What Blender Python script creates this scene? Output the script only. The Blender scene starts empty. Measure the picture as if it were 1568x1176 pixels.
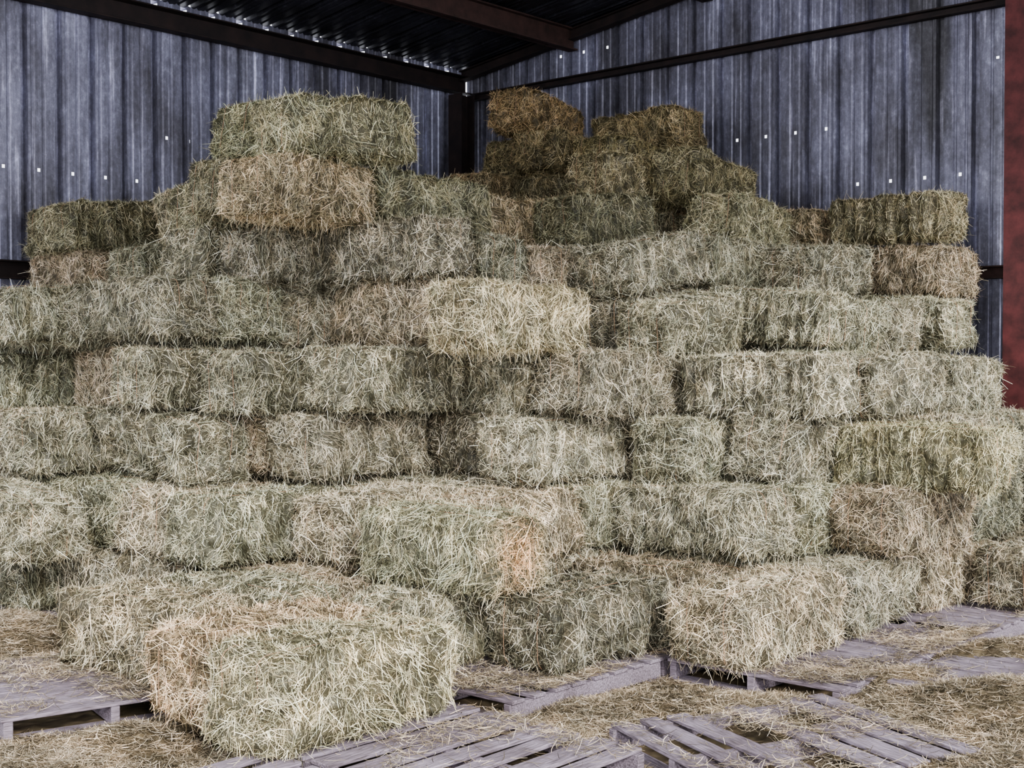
import bpy, bmesh, math, random
import numpy as np
from mathutils import Vector, Matrix, noise
random.seed(11); rng=np.random.default_rng(7)
scene=bpy.context.scene
COL=scene.collection
try:
    scene.view_settings.look='AgX - Medium High Contrast'
except Exception as e:
    print('look',e)

# ---------------------------------------------------------------- barn frame
CX,CY=-0.52,14.5                 # corner of the barn (plan)
AX,AY=0.669,0.743                # direction of the left wall, towards the corner
BX,BY=-0.743,0.669               # direction of the right wall, towards the corner
DECK=0.12; H=0.395; LEN=1.0; WID=0.5
def P(s,t,z=0.0):
    return Vector((CX-AX*s-BX*t, CY-AY*s-BY*t, z))
def ST(x,y):
    dx,dy=x-CX,y-CY
    return -(AX*dx+AY*dy), -(BX*dx+BY*dy)
ANG_A=math.atan2(AY,AX); ANG_B=math.atan2(BY,BX)
def roof_z(t): return 4.82+0.13*t

# ---------------------------------------------------------------- node helpers
def new_mat(name):
    m=bpy.data.materials.new(name); m.use_nodes=True
    nt=m.node_tree; nt.nodes.clear()
    out=nt.nodes.new('ShaderNodeOutputMaterial'); b=nt.nodes.new('ShaderNodeBsdfPrincipled')
    nt.links.new(b.outputs[0],out.inputs[0]); return m,nt,b
def ramp(nt,stops,fac=None):
    r=nt.nodes.new('ShaderNodeValToRGB'); e=r.color_ramp.elements
    while len(e)<len(stops): e.new(0.5)
    for i,(p,c) in enumerate(stops):
        e[i].position=p; e[i].color=(c[0],c[1],c[2],1)
    if fac is not None: nt.links.new(fac,r.inputs[0])
    return r
def noise_n(nt,scale,detail=5,vec=None,rough=0.6):
    n=nt.nodes.new('ShaderNodeTexNoise'); n.inputs['Scale'].default_value=scale
    n.inputs['Detail'].default_value=detail; n.inputs['Roughness'].default_value=rough
    if vec is not None: nt.links.new(vec,n.inputs['Vector'])
    return n
def mapping(nt,scale,kind='Object'):
    tc=nt.nodes.new('ShaderNodeTexCoord'); mp=nt.nodes.new('ShaderNodeMapping')
    mp.inputs['Scale'].default_value=scale
    nt.links.new(tc.outputs[kind],mp.inputs[0]); return mp.outputs[0]
def mix(nt,typ,fac,a,b):
    m=nt.nodes.new('ShaderNodeMix'); m.data_type='RGBA'; m.blend_type=typ
    for sock,v in ((m.inputs[0],fac),(m.inputs[6],a),(m.inputs[7],b)):
        if isinstance(v,(int,float)): sock.default_value=v
        elif isinstance(v,tuple): sock.default_value=(v[0],v[1],v[2],1)
        else: nt.links.new(v,sock)
    return m.outputs[2]

def hay_material(name,stops):
    m,nt,b=new_mat(name)
    at=nt.nodes.new('ShaderNodeAttribute'); at.attribute_name='hay'
    sep=nt.nodes.new('ShaderNodeSeparateColor'); nt.links.new(at.outputs['Color'],sep.inputs[0])
    base=ramp(nt,stops,sep.outputs[0]).outputs[0]
    hue=ramp(nt,[(0,(0.93,1.0,0.93)),(0.5,(1,1,1)),(1,(1.10,0.99,0.90))],sep.outputs[2]).outputs[0]
    base=mix(nt,'MULTIPLY',1.0,base,hue)
    oi=nt.nodes.new('ShaderNodeObjectInfo')
    tint=ramp(nt,[(0,(0.90,0.945,0.86)),(0.35,(0.97,0.98,0.91)),(0.7,(1.01,1,0.96)),(1,(1.12,1.0,0.91))],oi.outputs['Random']).outputs[0]
    c=mix(nt,'MULTIPLY',1.0,base,tint)
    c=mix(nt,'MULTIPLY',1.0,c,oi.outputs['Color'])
    red=mix(nt,'MULTIPLY',1.0,c,(1.55,1.04,0.86))
    c=mix(nt,'MIX',sep.outputs[1],c,red)
    n=noise_n(nt,6,4,mapping(nt,(1,1,1)))
    v=ramp(nt,[(0.3,(0.58,0.60,0.58)),(0.5,(1,1,1)),(0.7,(1.36,1.30,1.25))],n.outputs[0]).outputs[0]
    c=mix(nt,'MULTIPLY',1.0,c,v)
    nt.links.new(c,b.inputs['Base Color'])
    b.inputs['Roughness'].default_value=0.55
    b.inputs['Specular IOR Level'].default_value=0.35
    return m
STOPS=[(0.0,(0.034,0.030,0.021)),(0.25,(0.138,0.128,0.089)),(0.5,(0.365,0.340,0.255)),(0.75,(0.66,0.615,0.495)),(1.0,(0.98,0.95,0.86))]
M_HAY=hay_material('dried_hay',STOPS)
def simple_mat(name,c1,c2,scale,mscale=(1,1,1),rough=0.7,metal=0.0,kind='Object',bump=0.2,extra=None):
    m,nt,b=new_mat(name)
    vec=mapping(nt,mscale,kind)
    n=noise_n(nt,scale,7,vec)
    c=ramp(nt,[(0.32,c1),(0.68,c2)],n.outputs[0]).outputs[0]
    if extra: c=extra(nt,c)
    nt.links.new(c,b.inputs['Base Color'])
    b.inputs['Roughness'].default_value=rough; b.inputs['Metallic'].default_value=metal
    bp=nt.nodes.new('ShaderNodeBump'); bp.inputs['Strength'].default_value=bump; bp.inputs['Distance'].default_value=0.01
    nt.links.new(n.outputs[0],bp.inputs['Height']); nt.links.new(bp.outputs[0],b.inputs['Normal'])
    return m
M_TWINE=simple_mat('baling_twine',(0.25,0.15,0.09),(0.48,0.30,0.18),40)
def _wood_extra(nt,c):
    n=noise_n(nt,2.2,4,mapping(nt,(1,1,1)))
    return mix(nt,'MULTIPLY',1.0,c,ramp(nt,[(0.3,(0.5,0.45,0.45)),(0.7,(1.15,1.12,1.15))],n.outputs[0]).outputs[0])
M_WOOD=simple_mat('weathered_wood',(0.12,0.103,0.112),(0.40,0.355,0.41),9,(14,1.2,14),0.9,0,'Object',0.6,_wood_extra)
M_RUST=simple_mat('rusty_red_steel',(0.05,0.016,0.016),(0.15,0.04,0.04),7,(1,1,1),0.65,0.1)
M_BROWN=simple_mat('rusty_brown_steel',(0.030,0.018,0.014),(0.075,0.038,0.032),7,(1,1,1),0.7,0.1)
M_BEAM=simple_mat('dark_primer_steel',(0.012,0.009,0.009),(0.035,0.021,0.019),6,(1,1,1),0.7,0.1)
def tin(name,dark,mid,light,metal=0.3):
    m,nt,b=new_mat(name)
    v1=mapping(nt,(1.5,1.5,0.25)); n1=noise_n(nt,1.0,3,v1,0.5)
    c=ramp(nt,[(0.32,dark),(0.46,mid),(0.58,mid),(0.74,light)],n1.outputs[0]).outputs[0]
    v2=mapping(nt,(22,22,1.0)); n2=noise_n(nt,1.0,5,v2,0.6)
    c=mix(nt,'MULTIPLY',0.55,c,ramp(nt,[(0.36,(0.5,0.49,0.48)),(0.5,(0.95,0.95,0.95)),(0.60,(1.15,1.15,1.15)),(0.67,(2.8,2.8,2.8))],n2.outputs[0]).outputs[0])
    v3=mapping(nt,(1.6,1.6,0.8)); n3=noise_n(nt,1.3,5,v3)
    c=mix(nt,'MULTIPLY',0.9,c,ramp(nt,[(0.35,(0.5,0.48,0.46)),(0.65,(1.25,1.25,1.32))],n3.outputs[0]).outputs[0])
    v4=mapping(nt,(22,22,15)); n4=noise_n(nt,1.0,7,v4,0.8)
    c=mix(nt,'MULTIPLY',0.7,c,ramp(nt,[(0.38,(0.6,0.58,0.57)),(0.55,(1.05,1.05,1.05)),(0.70,(2.0,2.0,2.0))],n4.outputs[0]).outputs[0])
    nt.links.new(c,b.inputs['Base Color'])
    b.inputs['Metallic'].default_value=metal; b.inputs['Roughness'].default_value=0.42
    return m
M_TIN=tin('weathered_galvanised_tin',(0.10,0.098,0.105),(0.265,0.267,0.335),(0.44,0.45,0.55),0.35)
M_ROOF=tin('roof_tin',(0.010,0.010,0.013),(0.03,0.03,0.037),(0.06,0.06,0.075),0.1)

# ---------------------------------------------------------------- mesh utils
def mesh_from(name,verts,faces,mats,mi=None,smooth=False):
    me=bpy.data.meshes.new(name)
    me.from_pydata([tuple(v) for v in verts],[],[tuple(f) for f in faces])
    for m in mats: me.materials.append(m)
    me.update(); return me
def add_obj(name,me,loc=(0,0,0),rz=0.0):
    o=bpy.data.objects.new(name,me); o.location=loc; o.rotation_euler=(0,0,rz); COL.objects.link(o); return o

def ribbons(pos,nrm,tan,length,width,lift,tip,droop,attr):
    """numpy strands -> verts (N*8,3), quads, colours; 3 segments each"""
    N=len(pos); taus=np.array([0,.33,.66,1.0])
    wd=np.cross(nrm,tan); wd/=np.linalg.norm(wd,axis=1)[:,None]+1e-9
    tilt=rng.normal(0,0.5,N)[:,None]
    wd=wd*np.cos(tilt)+nrm*np.sin(tilt)
    bend=rng.normal(0,0.15,N)
    side=np.cross(nrm,tan)
    V=np.zeros((N,8,3))
    for k,ta in enumerate(taus):
        c=pos+tan*(length*(ta-0.5))[:,None]+nrm*(lift+tip*(2*ta-1)**2*(ta>0.4))[:,None]
        c=c+side*(bend*length*(ta-0.5)**2*2)[:,None]
        c[:,2]-=droop*ta*ta
        w=width*(0.5 if k in(1,2) else 0.28)
        V[:,2*k]=c-wd*w[:,None]; V[:,2*k+1]=c+wd*w[:,None]
    base=(np.arange(N)*8)[:,None]
    q=np.array([[0,1,3,2],[2,3,5,4],[4,5,7,6]])
    F=(base[:,:,None]+q[None]).reshape(-1,4)
    A=np.repeat(attr,8,axis=0)
    return V.reshape(-1,3),F,A

def build_mesh(name,V,F,A,mats,mi):
    me=bpy.data.meshes.new(name)
    me.vertices.add(len(V)); me.vertices.foreach_set('co',V.astype(np.float32).ravel())
    me.loops.add(len(F)*4); me.loops.foreach_set('vertex_index',F.astype(np.int32).ravel())
    me.polygons.add(len(F)); me.polygons.foreach_set('loop_start',np.arange(len(F),dtype=np.int32)*4)
    for m in mats: me.materials.append(m)
    me.polygons.foreach_set('material_index',mi.astype(np.int32))
    me.update(calc_edges=True)
    ca=me.color_attributes.new('hay','FLOAT_COLOR','POINT')
    ca.data.foreach_set('color',A.astype(np.float32).ravel())
    me.validate(); return me

def hay_value(n,clump):
    v=np.clip(rng.normal(0.47,0.21,n)+clump,0.02,0.95)
    pale=rng.random(n)<0.09
    v[pale]=rng.uniform(0.82,1.0,pale.sum())
    return v

# ---------------------------------------------------------------- hay bale meshes
def make_bale(idx,nstr=22500,red_end=False):
    rr=random.Random(idx*31+5)
    flaky=(idx%3==0)
    hx,hy,hz=0.484,0.237,0.190
    bm=bmesh.new(); bmesh.ops.create_cube(bm,size=2.0)
    bmesh.ops.subdivide_edges(bm,edges=bm.edges[:],cuts=35,use_grid_fill=True)
    r=rr.uniform(0.042,0.068); seed=Vector((idx*13.7,idx*5.1,idx*9.3))
    bounds=[-hx]
    while bounds[-1]<hx: bounds.append(bounds[-1]+rr.uniform(0.065,0.12))
    gmax=0.075 if flaky else 0.040
    amp={b:rr.uniform(0.03 if flaky else 0.004,gmax) for b in bounds}
    lean=[(b,rr.uniform(-0.016,0.016)) for b in bounds]
    skx=rr.uniform(-0.12,0.12); sky=rr.uniform(-0.13,0.13); bow=rr.uniform(-0.04,0.04); sag=rr.uniform(-0.004,0.020)
    for v in bm.verts:
        p=Vector((v.co.x*hx,v.co.y*hy,v.co.z*hz))
        q=Vector((max(-hx+r,min(hx-r,p.x)),max(-hy+r,min(hy-r,p.y)),max(-hz+r,min(hz-r,p.z))))
        d=p-q
        n=d.normalized() if d.length>1e-6 else Vector((0,0,1))
        p=q+n*r
        k=1.0-abs(n.x)
        g=0.0; xx=p.x+noise.noise(p*6+seed)*0.012
        for b in bounds:
            g+=amp[b]*math.exp(-((xx-b)/0.015)**2)
        g*=k
        fl=[l for (b,l) in lean if b<=xx]
        if fl: g+=fl[-1]*k
        for ty in (-0.11,0.11):
            g+=0.018*math.exp(-((p.y-ty)/0.015)**2)*(1-abs(n.y))
        low=noise.noise(p*2.6+seed)*0.042+noise.noise(p*8+seed)*0.026+noise.noise(p*24+seed)*0.018
        kz=0.4 if abs(n.z)>0.6 else 1.0
        p+=n*(low*kz-g-0.003)
        p.x+=skx*p.z*abs(p.x)/hx; p.y+=sky*p.z*0.6+bow*(1-(p.x/hx)**2)
        p.z-=sag*(p.x/hx)**2*(1 if p.z>0 else 0.3)
        v.co=p
    bm.normal_update()
    faces=bm.faces[:]
    cv=np.array([v.co[:] for v in bm.verts]); cf=np.array([[v.index for v in f.verts] for f in faces])
    fn=np.array([f.normal[:] for f in faces]); fa=np.array([f.calc_area() for f in faces])
    fc=np.array([f.calc_center_median()[:] for f in faces])
    ang=np.array([noise.noise(Vector(c)*6+seed*2)*(1.4 if flaky else 2.4) for c in fc])
    cl=np.array([noise.noise(Vector(c)*6+seed*3)*0.28+noise.noise(Vector(c)*19+seed)*0.34 for c in fc])
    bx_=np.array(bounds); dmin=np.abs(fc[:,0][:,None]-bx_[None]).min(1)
    cl-=(0.22 if flaky else 0.15)*np.exp(-(dmin/0.014)**2)*(np.abs(fn[:,0])<0.6)  # crevice shade painted in: strands coloured darker along the flake grooves
    bm.free()
    pick=rng.choice(len(cf),nstr,p=fa/fa.sum())
    u,w=rng.random(nstr)[:,None],rng.random(nstr)[:,None]
    q=cv[cf[pick]]
    pos=(q[:,0]*(1-u)+q[:,1]*u)*(1-w)+(q[:,3]*(1-u)+q[:,2]*u)*w
    nr=fn[pick]+rng.normal(0,0.08,(nstr,3)); nr/=np.linalg.norm(nr,axis=1)[:,None]
    ax=np.tile(np.array([1.0,0,0]),(nstr,1)); end=np.abs(nr[:,0])>0.6; ax[end]=[0,1.0,0]
    up=np.cross(nr,ax); up/=np.linalg.norm(up,axis=1)[:,None]; au=np.cross(up,nr)
    th=ang[pick]*0.8+rng.normal(0,0.28 if flaky else 0.40,nstr); th[end]+=rng.uniform(-1.6,1.6,end.sum())
    wild=rng.random(nstr)<(0.07 if flaky else 0.16); th[wild]=rng.uniform(-3.14,3.14,wild.sum())
    flip=rng.random(nstr)<0.5; th[flip]+=math.pi
    tan=up*np.cos(th)[:,None]+au*np.sin(th)[:,None]
    L=rng.uniform(0.02,0.085,nstr); W=rng.uniform(0.0012,0.0032,nstr)
    lift=rng.uniform(-0.002,0.005,nstr); tip=np.abs(rng.normal(0,0.008,nstr))
    dr=np.where(rng.random(nstr)<0.2,rng.uniform(0,0.02,nstr),0.0)
    k=1100 if flaky else 2000
    L[:k]=rng.uniform(0.07,0.20,k); tip[:k]=np.abs(rng.normal(0,0.030,k)); dr[:k]=rng.uniform(0.0,0.05,k); lift[:k]+=0.004
    far=np.abs(pos+tan*(L*0.5)[:,None])-np.array([hx,hy,hz])
    lim=np.where(rng.random(nstr)<0.07,0.075,0.004)
    over=np.maximum(far.max(axis=1)-lim,0); L=np.maximum(L-over*1.9,0.02)
    attr=np.ones((nstr,4)); attr[:,0]=hay_value(nstr,cl[pick]); attr[:,1]=0; attr[:,2]=rng.random(nstr)
    attr[:k,0]=np.clip(attr[:k,0]+0.2,0,1)
    if red_end:
        attr[:,1]=np.clip((pos[:,0]-0.36)/0.08,0,1)*np.clip(1.2-np.hypot(pos[:,1],pos[:,2])/0.24,0,1)
    V,F,A=ribbons(pos,nr,tan,L,W,lift,tip,dr,attr)
    ca=np.ones((len(cv),4)); ca[:,0]=0.09; ca[:,1]=0; ca[:,2]=0.5  # core coloured dark so gaps between strands look shadowed
    TV=[];TF=[]
    for ty in (-0.11,0.11):
        ex,ez=hx-0.008,hz-0.006; rc=0.06
        pts=[]
        for cxs,czs,a0 in ((1,1,0),(-1,1,90),(-1,-1,180),(1,-1,270)):
            for j in range(5):
                a=math.radians(a0+j*22.5)
                pts.append((cxs*(ex-rc)+rc*math.cos(a),czs*(ez-rc)+rc*math.sin(a)))
        full=[]
        for j in range(len(pts)):
            p0=pts[j]; p1=pts[(j+1)%len(pts)]; d=math.dist(p0,p1); m=max(1,int(d/0.06))
            for e in range(m): full.append((p0[0]+(p1[0]-p0[0])*e/m,p0[1]+(p1[1]-p0[1])*e/m))
        b0=len(TV); nn=len(full)
        for j,(x,z) in enumerate(full):
            y=ty+0.006*math.sin(j*0.7+idx); rad=math.hypot(x,z); ox,oz=x/rad,z/rad
            for e in range(4):
                a=e*math.pi/2; TV.append((x+ox*0.002*math.cos(a),y+0.002*math.sin(a),z+oz*0.002*math.cos(a)))
        for j in range(nn):
            for e in range(4):
                TF.append((b0+j*4+e,b0+j*4+(e+1)%4,b0+((j+1)%nn)*4+(e+1)%4,b0+((j+1)%nn)*4+e))
    TV=np.array(TV);TF=np.array(TF)
    ta=np.ones((len(TV),4))*0.5
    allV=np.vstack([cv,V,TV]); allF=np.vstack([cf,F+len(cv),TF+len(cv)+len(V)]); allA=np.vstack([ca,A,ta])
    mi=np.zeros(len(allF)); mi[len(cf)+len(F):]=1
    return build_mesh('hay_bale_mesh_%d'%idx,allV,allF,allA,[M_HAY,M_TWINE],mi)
BALES=[make_bale(i) for i in range(11)]
BALE_RED=make_bale(20,red_end=True)

# ---------------------------------------------------------------- stack layout
placed={k:[] for k in range(1,11)}
def overlaps(k,r):
    for q in placed[k]:
        if r[0]<q[1]-0.02 and q[0]<r[1]-0.02 and r[2]<q[3]-0.02 and q[2]<r[3]-0.02: return True
    return False
def settle(s,t,k):
    """uneven compression of the courses: the higher the course, the more it wanders"""
    return (k-1)*(0.030*noise.noise(Vector((s*0.75,t*0.75,7.7)))-0.001+0.014*math.exp(-((s-5.1)**2+(t-3.6)**2)/1.5))
def put(k,s,t,typ,me=None,col=None,yaw=None,force=False,end=None,scl=None):
    """bale whose room-side corner is at (s,t); typ A = long along left wall, B = long along right wall"""
    ls,lt=(LEN,WID) if typ=='A' else (WID,LEN)
    r=(s-ls,s,t-lt,t)
    if not force and overlaps(k,r): return None
    placed[k].append(r)
    ang=ANG_A if typ=='A' else ANG_B
    if end is None: ang+=random.choice((0,math.pi))
    else: ang+=end
    ang+=math.radians(max(-7,min(7,random.gauss(0,3.2)))) if yaw is None else yaw
    cs,ct=s-ls/2,t-lt/2
    c=P(cs+random.uniform(-.05,.05),ct+random.uniform(-.02,.02),DECK+H*(k-0.5)+random.uniform(-.003,.006)+settle(cs,ct,k))
    o=add_obj('hay_bale',me or random.choice(BALES),c,ang)
    if k>1:
        u=Vector((math.cos(ang),math.sin(ang)))
        def zat(d):
            a,b=ST(c.x+u.x*d,c.y+u.y*d); return settle(a,b,k)
        pitch=-math.atan2(zat(0.4)-zat(-0.4),0.8)
        o.rotation_euler[0]=math.radians(random.gauss(0,2.2)); o.rotation_euler[1]=pitch+math.radians(random.gauss(0,1.4))
    o.scale=scl or (random.uniform(0.95,1.02),random.uniform(0.94,1.03),random.uniform(0.95,1.01))
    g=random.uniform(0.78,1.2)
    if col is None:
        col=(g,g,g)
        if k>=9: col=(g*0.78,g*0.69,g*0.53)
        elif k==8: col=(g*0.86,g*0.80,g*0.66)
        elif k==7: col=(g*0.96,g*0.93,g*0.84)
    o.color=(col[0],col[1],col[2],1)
    return o
put(1,7.32,6.12,'A',me=BALES[4],col=(1.22,1.18,1.10),yaw=0.01,scl=(1.06,1.03,1.02)); put(1,7.30,5.60,'A',col=(1.2,1.12,1.05),scl=(1.05,1.03,1.0))
put(1,7.09,5.02,'B',col=(1.05,1.04,1.0))
put(1,6.57,5.02,'B'); put(1,6.05,5.04,'B')
put(1,6.22,5.62,'A'); put(1,5.72,6.12,'A')
put(2,5.98,5.91,'B',me=BALE_RED,end=math.pi,yaw=0.03,col=(1.05,1.05,1.0))          # sun-bleached reddish end
s,t=ST(-0.14,7.15); put(5,s,t,'A',me=BALES[7],col=(1.22,1.16,1.04))
s,t=ST(2.70,7.25); put(3,s,t,'B',me=BALES[3],col=(1.22,1.17,1.05))
s,t=ST(1.78,7.45); put(4,s,t,'B',me=BALES[9])
put(8,5.40,3.87,'A',col=(1.0,1.02,0.88),yaw=-0.06); put(7,5.66,3.80,'A'); put(7,4.64,3.80,'A')
put(8,5.36,3.34,'A',col=(0.9,0.92,0.8))
put(10,1.75,2.39,'A'); put(10,0.80,3.40,'B')
put(7,0.80,5.85,'B',me=BALES[6],yaw=0.02,col=(1.05,.98,.87)); put(6,0.82,5.97,'B'); put(5,1.02,6.04,'B')
ENV={
1:([(-4,8.6),(-2.8,7.6),(-2.06,6.5),(-1.65,6.1),(-1.1,6.3),(-.14,6.3),(.3,6.35),(.67,6.2),(.9,6.3),(1.2,6.1),(2.26,6.9),(3,7.6),(4.2,8.6)],8.6,9.0),
2:([(-4.2,8.8),(-3.3,7.8),(-2.43,7.1),(-1.65,6.8),(-.86,6.6),(0,6.7),(.39,6.8),(1.42,7.0),(2.4,6.9),(2.86,7.3),(3.75,8.3),(4.3,9)],8.4,8.8),
3:([(-4.3,9.3),(-3.06,7.8),(-2.16,7.4),(-1.35,7.2),(-.9,7.6),(-.52,7.7),(.43,7.4),(1.0,7.7),(1.3,7.1),(2.72,7.3),(3.46,8.1),(4,9)],8.2,8.2),
4:([(-4.3,9.5),(-3.18,8.1),(-2.34,7.9),(-1.29,7.3),(-.8,7.1),(-.24,7.6),(.42,7.3),(1,7.8),(1.71,7.6),(2.6,7.8),(3.1,8.3),(3.9,9.6)],8.0,7.1),
5:([(-4.2,9.5),(-3,7.8),(-1.36,7.7),(-.74,8),(.1,7.9),(.86,8),(2.05,8.6),(3.0,9.3),(3.4,10.2)],7.6,6.1),
6:([(-3.9,10),(-3.4,9.4),(-2.1,9.2),(-1.9,8.2),(-1.5,7.6),(-.4,7.8),(-.2,8.5),(1.45,8.8),(2.6,9.4),(3.4,10)],5.7,6.0),
7:([(-3.9,10.3),(-3.6,9.8),(-2.3,9.6),(-1.9,8.4),(-1.45,7.7),(-.7,7.8),(-.4,8.6),(.15,8.9),(.25,9.7),(2.3,9.9),(2.8,9.9),(3.6,10.1)],5.6,5.85),
8:([(-.3,11.2),(.1,10.6),(.5,10.2),(2.2,10.3),(2.6,10.8)],2.9,4.75),
9:([(-.02,11.4),(.2,11.3),(1.8,11),(2.2,11.5)],2.7,4.3),
10:([(-.05,12.5),(.2,12.4),(1.2,12.3),(2.0,12.4)],2.3,3.6)}
def env_y(pts,x):
    if x<pts[0][0] or x>pts[-1][0]: return 99
    for (x0,y0),(x1,y1) in zip(pts,pts[1:]):
        if x<=x1: return y0+(y1-y0)*(x-x0)/(x1-x0)
def inside(pts,s,t,tol=0):
    p=P(s,t); return p.y>=env_y(pts,p.x)-tol
for k,(pts,smax,tmax) in ENV.items():
    rnd=random.Random(100+k*7)
    t=0.16+rnd.uniform(0,0.15)
    while True:
        typ=rnd.choice('AAB'); w=WID if typ=='A' else LEN; L=LEN if typ=='A' else WID
        if t+w>tmax: typ='A';w=WID;L=LEN
        if t+w>tmax+0.02: break
        t+=w
        best=None; s=0.3
        while s<smax:
            if inside(pts,s,t) and (typ=='A' or inside(pts,s,t-w,0.35)): best=s
            s+=0.04
        if best is None: continue
        best-=rnd.choice((-0.10,0,0.08,0.18,0.30,0.42))
        depth=0; lim=2.8
        while depth<lim:
            if best-L<=0.22: break
            if inside(pts,best,t,0.6): put(k,best,t,typ)
            best-=L+0.012; depth+=L
        t+=rnd.choice((0,0,0.02,0.04))
    for typ in 'BA':
        ls,lt=(LEN,WID) if typ=='A' else (WID,LEN)
        s=0.25+ls
        while s<smax:
            tt=0.18+lt
            while tt<=tmax:
                p=P(s,tt)
                if inside(pts,s,tt,-0.05) and inside(pts,s,tt-lt,-0.05) and inside(pts,s-ls,tt,-0.05) and p.y<env_y(pts,p.x)+1.6:
                    r=(s-ls,s,tt-lt,tt)
                    if not overlaps(k,r): put(k,s,tt,typ)
                tt+=0.06
            s+=0.06

# ---------------------------------------------------------------- corrugated sheets
PROF=[(0,0),(.07,0),(.08,.012),(.095,.012),(.105,0),(.123,0),(.147,0),(.165,0),(.175,.012),(.19,.012),(.2,0),(.225,0),(.238,.06),(.280,.06),(.293,0)]
def corrugated(name,n,rows,fn,holes,mat):
    V=[];F=[]
    cols=[(i*0.305+u,d,i,j) for i in range(n) for j,(u,d) in enumerate(PROF)]
    nr=len(rows)
    for (u,d,i,j) in cols:
        for z in rows: V.append(fn(u,d,z))
    for c in range(len(cols)-1):
        i,j=cols[c][2],cols[c][3]
        for r in range(nr-1):
            if (i,j,r) in holes: continue
            a=c*nr+r; F.append((a,a+nr,a+nr+1,a+1))
    return add_obj(name,mesh_from(name,V,F,[mat]))
rl=[0,1.5,3.187,3.215,3.60,3.628,3.95,3.97,4.745,4.790,4.83]
hl=set()
for i in range(28):
    for j in (11,12,13): hl.add((i,j,8))
for i in (13,14,15,16,17,18,19): hl.add((i,5,2))
hl|={(12,5,4),(11,9,4)}
corrugated('wall_left',30,rl,lambda u,d,z: P(u,-0.03-d,z),hl,M_TIN)
rr_=[0,1.5,3.147,3.175,3.66,3.688,4.06,4.08,4.76,4.788,6.3]
hr={(17,5,2),(18,5,2),(16,5,2),(15,5,2),(11,5,4),(12,5,4),(13,5,4),(14,5,4),(19,5,6),(4,5,8),(5,5,8),(6,5,8)}
corrugated('wall_right',28,rr_,lambda u,d,z: P(-0.03-d,u,min(z,roof_z(u)+0.03)),hr,M_TIN)
tr=[-0.05,3,6,9,12]
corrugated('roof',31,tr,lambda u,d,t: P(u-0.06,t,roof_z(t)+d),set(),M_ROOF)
# floor
fm,nt,b=new_mat('dirt_floor_with_chaff')
vec=mapping(nt,(1,1,1)); n=noise_n(nt,3,8,vec,0.7); c=ramp(nt,[(0.3,(0.09,0.077,0.066)),(0.55,(0.18,0.155,0.135)),(0.8,(0.29,0.25,0.22))],n.outputs[0]).outputs[0]
n2=noise_n(nt,90,4,vec,0.8); c=mix(nt,'MULTIPLY',0.9,c,ramp(nt,[(0.35,(0.5,0.48,0.46)),(0.65,(1.4,1.35,1.3))],n2.outputs[0]).outputs[0])
nt.links.new(c,b.inputs['Base Color']); b.inputs['Roughness'].default_value=0.95
bp=nt.nodes.new('ShaderNodeBump'); bp.inputs['Strength'].default_value=0.6; bp.inputs['Distance'].default_value=0.02
nt.links.new(n2.outputs[0],bp.inputs['Height']); nt.links.new(bp.outputs[0],b.inputs['Normal'])
g=[P(-0.1,-0.1),P(14,-0.1),P(14,14),P(-0.1,14)]
add_obj('floor',mesh_from('floor',[(v.x,v.y,z) for z in (0,-0.1) for v in g],[(0,1,2,3),(7,6,5,4),(0,4,5,1),(1,5,6,2),(2,6,7,3),(3,7,4,0)],[fm]))

# ---------------------------------------------------------------- steel members
def boxes(name,bl,mat,loc=(0,0,0),rz=0,bev=0.0):
    bm=bmesh.new()
    for (x0,x1,y0,y1,z0,z1) in bl:
        r=bmesh.ops.create_cube(bm,size=1.0)
        for v in r['verts']:
            v.co=Vector(((x0+x1)/2+v.co.x*(x1-x0),(y0+y1)/2+v.co.y*(y1-y0),(z0+z1)/2+v.co.z*(z1-z0)))
    if bev: bmesh.ops.bevel(bm,geom=bm.edges[:],offset=bev,segments=1,affect='EDGES')
    me=bpy.data.meshes.new(name); bm.to_mesh(me); bm.free(); me.materials.append(mat)
    return add_obj(name,me,loc,rz)
def cchan(L,w,h,th=0.012):
    return [(0,L,0,th,0,h),(0,L,0,w,0,th),(0,L,0,w,h-th,h)]
RA=ANG_A+math.pi; RB=ANG_B+math.pi
boxes('wall_girt',cchan(8.9,0.10,0.15),M_BEAM,P(0.0,0.0,2.29),RA,0.002)
boxes('eave_beam',cchan(8.9,0.12,0.19),M_BEAM,P(0.0,0.0,4.54),RA,0.002)
boxes('wall_girt',[(0.15,8.3,-0.10,-0.0,z,z+0.012) for z in (2.29,2.38)]+[(0.15,8.3,-0.012,0,2.29,2.39)],M_BROWN,P(0,0,0),RB)
boxes('wall_girt',[(0.15,8.3,-0.07,-0.0,z,z+0.012) for z in (4.46,4.52)]+[(0.15,8.3,-0.012,0,4.46,4.53)],M_BEAM,P(0,0,0),RB)
for tt in (1.57,3.2,4.8,6.4,8.0):
    zt=roof_z(tt)-0.02
    boxes('roof_purlin',[(0.03,9.2,-0.06,0.06,zt-0.22,zt-0.205),(0.03,9.2,-0.06,0.06,zt-0.015,zt),(0.03,9.2,-0.006,0.006,zt-0.22,zt)],M_BROWN if tt<2 else M_BEAM,P(0,tt,0),RA)
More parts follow.
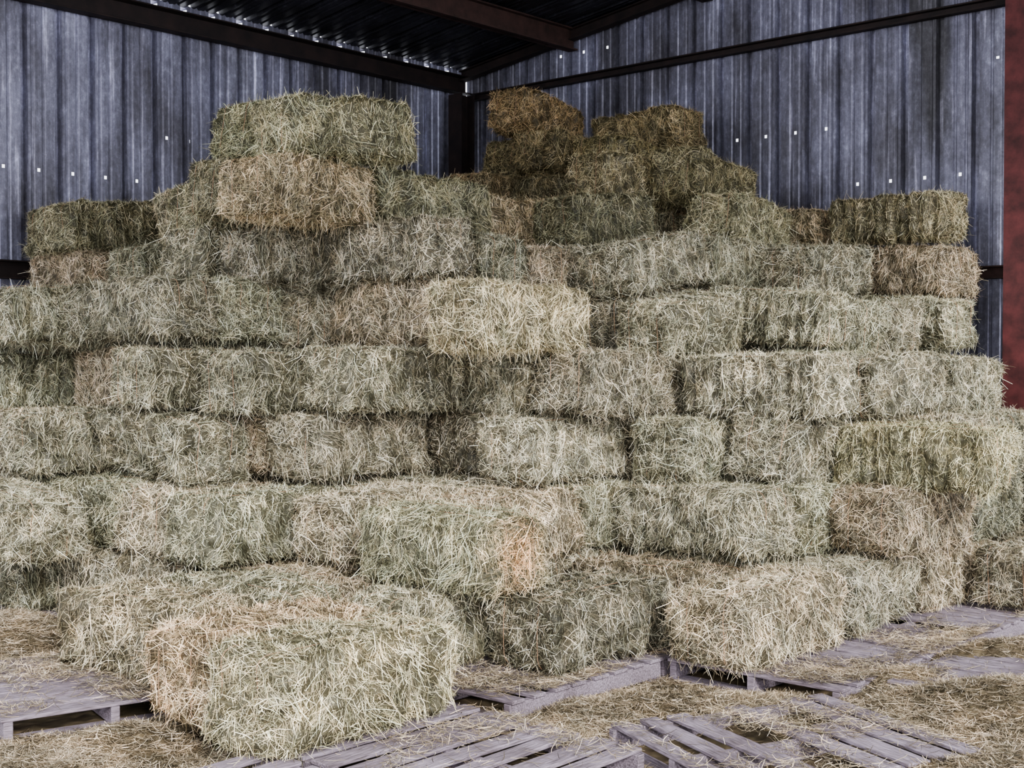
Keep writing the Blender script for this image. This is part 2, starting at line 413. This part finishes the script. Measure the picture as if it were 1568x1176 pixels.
def rafter(s0):
    V=[];F=[]
    for (sa,sb,za,zb) in ((s0,s0+0.10,-0.14,-0.13),(s0+0.045,s0+0.055,-0.14,-0.03),(s0,s0+0.10,-0.04,-0.03)):
        b0=len(V)
        for tt in (0.02,9.5):
            for (ss,zz) in ((sa,za),(sb,za),(sb,zb),(sa,zb)): V.append(P(ss,tt,roof_z(tt)+zz))
        F+=[(b0,b0+1,b0+5,b0+4),(b0+1,b0+2,b0+6,b0+5),(b0+2,b0+3,b0+7,b0+6),(b0+3,b0,b0+4,b0+7),(b0,b0+3,b0+2,b0+1),(b0+4,b0+5,b0+6,b0+7)]
    return add_obj('roof_rafter',mesh_from('roof_rafter',V,F,[M_BEAM]))
rafter(0.02)
def column(s,t,h,mat):
    boxes('steel_column',[(0,0.20,-0.20,-0.188,0,h),(0,0.20,-0.012,0,0,h),(0.094,0.106,-0.19,-0.01,0,h),(-0.04,0.24,-0.23,0.02,0,0.015)],mat,P(s,t,0),RB)
column(0.11,6.12,5.3,M_RUST)
column(0.11,0.05,4.5,M_BEAM)

# ---------------------------------------------------------------- pallets
def pallet_mesh(i):
    rr=random.Random(i); bm=bmesh.new()
    def bx(x0,x1,y0,y1,z0,z1,rz=0):
        r=bmesh.ops.create_cube(bm,size=1.0)
        c=Vector(((x0+x1)/2,(y0+y1)/2,(z0+z1)/2))
        R=Matrix.Rotation(rz,3,'Z')
        for v in r['verts']:
            v.co=c+R@Vector((v.co.x*(x1-x0),v.co.y*(y1-y0),v.co.z*(z1-z0)))
    for yy in (-0.48,-0.02,0.44): bx(-0.58,0.58,yy,yy+0.04,0.018,0.100)
    n=8
    for j in range(n):
        if i==1 and j in (3,): continue
        x=-0.58+j*(1.16-0.10)/(n-1); w=rr.choice((0.085,0.10,0.11))
        bx(x,x+w,-0.49,0.49 if not(i==1 and j==5) else 0.1,0.100,0.118,rr.gauss(0,0.018))
    for x in (-0.58,-0.05,0.48): bx(x,x+0.10,-0.49,0.49,0.001,0.018)
    bmesh.ops.bevel(bm,geom=bm.edges[:],offset=0.003,segments=1,affect='EDGES')
    me=bpy.data.meshes.new('pallet_mesh_%d'%i); bm.to_mesh(me); bm.free(); me.materials.append(M_WOOD)
    return me
PM=[pallet_mesh(i) for i in range(3)]
prects=[]
def corners(c,ang,hx=0.585,hy=0.495):
    ca,sa=math.cos(ang),math.sin(ang)
    return [(c[0]+ca*x-sa*y,c[1]+sa*x+ca*y) for x,y in ((-hx,-hy),(hx,-hy),(hx,hy),(-hx,hy))]
def sat(p,q):
    for poly in (p,q):
        for i in range(2):
            ex,ey=poly[i+1][0]-poly[i][0],poly[i+1][1]-poly[i][1]
            a=[ex*x+ey*y for x,y in p]; b=[ex*x+ey*y for x,y in q]
            if max(a)<=min(b)+0.004 or max(b)<=min(a)+0.004: return False
    return True
def pallet(x,y,ang,i=0,note=False):
    c=corners((x,y),ang)
    if any(sat(c,q[0]) for q in prects):
        if note: print('skip pallet',round(x,2),round(y,2))
        return
    prects.append((c,(x,y),ang))
    add_obj('wooden_pallet',PM[i],(x,y,0.0),ang)
pallet(-2.10,6.30,math.atan2(0.83,-0.56),0,True)              # left
p=P(6.75,6.47); pallet(p.x,p.y,ANG_B+math.pi,0,True)     # centre, slats along a
p=P(6.75,5.30); pallet(p.x,p.y,ANG_B+math.pi,0,True)     # under the two forward bales
pallet(1.14,5.30,math.radians(26),1,True)                     # centre right, turned, broken
p=P(5.74,6.60); pallet(p.x,p.y,ANG_B+math.pi,2,True)
p=P(7.76,6.52); pallet(p.x,p.y,ANG_B+math.pi+0.01,2,True)
pallet(2.55,6.35,ANG_A+0.02,2,True)
pallet(2.60,5.10,ANG_B+0.1,2,True)
s=0.8; si=0
while s<8.6:
    t=0.7
    while t<9.0:
        p=P(s,t)
        if abs(p.x)>=4 or p.y>=env_y(ENV[1][0],p.x)-0.1:
            if not (s<1.0 and 5.8<t<7.2):
                pallet(p.x,p.y,ANG_A,si%3); si+=1
        t+=1.0
    s+=1.18

# ---------------------------------------------------------------- loose hay on the floor
def hmap(x,y):
    h=0.012+0*x
    for (mx,my,rx,ry,a) in ((2.1,5.75,0.5,0.35,0.15),(2.5,5.7,0.8,0.5,0.10),(0.9,4.35,0.9,0.25,0.08),(-1.9,5.0,0.7,0.4,0.07),(2.0,4.9,0.8,0.4,0.12),(-2.9,7.4,0.5,0.5,0.18),(1.9,6.35,0.3,0.15,0.12),(2.5,6.8,0.4,0.15,0.14),(-0.3,4.2,1.5,0.2,0.05),(3.0,7.0,0.5,0.3,0.13),(-1.6,5.45,0.2,0.2,0.1),(0.8,5.98,0.7,0.3,0.075)):
        h=h+a*np.exp(-((x-mx)/rx)**2-((y-my)/ry)**2)
    return h
nx,ny=240,150; gx=np.linspace(-3.6,4.0,nx); gy=np.linspace(3.9,8.3,ny)
GX,GY=np.meshgrid(gx,gy,indexing='ij')
GZ=hmap(GX,GY)
for a in range(nx):
    for b_ in range(ny):
        v=Vector((GX[a,b_],GY[a,b_],0)); GZ[a,b_]+= (noise.noise(v*4)*0.014+noise.noise(v*14)*0.012+noise.noise(v*35)*0.014)-0.008
GZ=np.maximum(GZ,0.003)
mv=np.stack([GX,GY,GZ],-1).reshape(-1,3)
ii,jj=np.meshgrid(np.arange(nx-1),np.arange(ny-1),indexing='ij'); a0=(ii*ny+jj).ravel()
mf=np.stack([a0,a0+ny,a0+ny+1,a0+1],1)
ma=np.ones((len(mv),4)); ma[:,0]=np.clip(0.20+rng.normal(0,0.08,len(mv)),0,1); ma[:,1]=0; ma[:,2]=0.8
N=520000
px=rng.uniform(-3.5,3.9,N); py=rng.uniform(4.1,8.2,N)
sS=-(AX*(px-CX)+AY*(py-CY)); tT=-(BX*(px-CX)+BY*(py-CY))
vis=np.ones(N,bool)
for q in placed[1]:
    vis&=~((sS>q[0]-0.05)&(sS<q[1]-0.08)&(tT>q[2]-0.05)&(tT<q[3]-0.08))
px,py=px[vis],py[vis]
ex=np.array([c[0] for c in ENV[1][0]]); ey=np.array([c[1] for c in ENV[1][0]])
f=py<np.interp(px,ex,ey)+0.6; px,py=px[f],py[f]
fi=(px-gx[0])/(gx[1]-gx[0]); fj=(py-gy[0])/(gy[1]-gy[0])
i0=fi.astype(int); j0=fj.astype(int); fu=fi-i0; fv=fj-j0
hz_=(GZ[i0,j0]*(1-fu)+GZ[i0+1,j0]*fu)*(1-fv)+(GZ[i0,j0+1]*(1-fu)+GZ[i0+1,j0+1]*fu)*fv
N=len(px)
ondeck=np.zeros(N,bool)
for (c,ctr,ang) in prects:
    dx,dy=px-ctr[0],py-ctr[1]; ca,sa=math.cos(ang),math.sin(ang)
    lx,ly=dx*ca+dy*sa,-dx*sa+dy*ca
    ondeck|=(np.abs(lx)<0.58)&(np.abs(ly)<0.49)
dens=np.array([noise.noise(Vector((x*1.9,y*1.9,3)))+0.5*noise.noise(Vector((x*6,y*6,9))) for x,y in zip(px,py)])
low=ondeck&(hz_<0.112)
foot=np.exp(-((py-(np.interp(px,ex,ey)-0.1))/0.25)**2)*0.45     # more litter at the foot of the stack
keep=np.where(low,rng.random(N)<np.clip(0.11+dens*0.6+foot,0.02,0.8),rng.random(N)<np.clip(0.9+dens*0.5,0.45,1))
z=np.where(low,0.119,hz_)
pos=np.stack([px,py,z+0.002],-1)[keep]; n=len(pos)
nr=np.tile([0,0,1.0],(n,1))+rng.normal(0,0.14,(n,3)); nr/=np.linalg.norm(nr,axis=1)[:,None]
th=rng.uniform(0,6.28,n); tan=np.stack([np.cos(th),np.sin(th),0*th],-1)
tan-=nr*(tan*nr).sum(1)[:,None]; tan/=np.linalg.norm(tan,axis=1)[:,None]
attr=np.ones((n,4)); attr[:,0]=np.clip(hay_value(n,dens[keep]*0.28-0.05),0,1); attr[:,1]=0; attr[:,2]=0.4+0.6*rng.random(n)
V,F,A=ribbons(pos,nr,tan,rng.uniform(0.02,0.10,n),rng.uniform(0.0013,0.003,n),rng.uniform(0.0,0.016,n),np.abs(rng.normal(0,0.009,n)),np.zeros(n),attr)
me=build_mesh('loose_hay',np.vstack([mv,V]),np.vstack([mf,F+len(mv)]),np.vstack([ma,A]),[M_HAY],np.zeros(len(mf)+len(F)))
lh=add_obj('loose_hay',me); lh.color=(0.88,0.80,0.80,1)
print('litter',n)

# ---------------------------------------------------------------- light
w=bpy.data.worlds.new('overcast_sky'); scene.world=w; w.use_nodes=True
bg=w.node_tree.nodes['Background']; bg.inputs[0].default_value=(0.91,0.93,1.0,1); bg.inputs[1].default_value=2.9
sun=bpy.data.lights.new('hazy_sun','SUN'); sun.energy=3.9; sun.angle=math.radians(11); sun.color=(1.0,0.98,0.96)
so=bpy.data.objects.new('hazy_sun',sun); COL.objects.link(so)
so.rotation_euler=Vector((-0.40,0.9,-0.54)).to_track_quat('-Z','Y').to_euler()
so.location=(4,-6,6)
fl=bpy.data.lights.new('added_front_fill','POINT'); fl.energy=420; fl.shadow_soft_size=0.04; fl.color=(1.0,0.98,0.97)  # added fill light near the camera, brightens the front bales
fo=bpy.data.objects.new('added_front_fill',fl); COL.objects.link(fo); fo.location=(0.3,0.1,2.15)

# ---------------------------------------------------------------- camera
cam=bpy.data.cameras.new('camera'); co=bpy.data.objects.new('camera',cam); COL.objects.link(co)
cam.sensor_width=36; cam.lens=45.92
co.location=(0,0,1.55+DECK); co.rotation_euler=(math.radians(90-1.23),0,0)
scene.camera=co
print('bales',sum(len(v) for v in placed.values()),'pallets',len(prects))
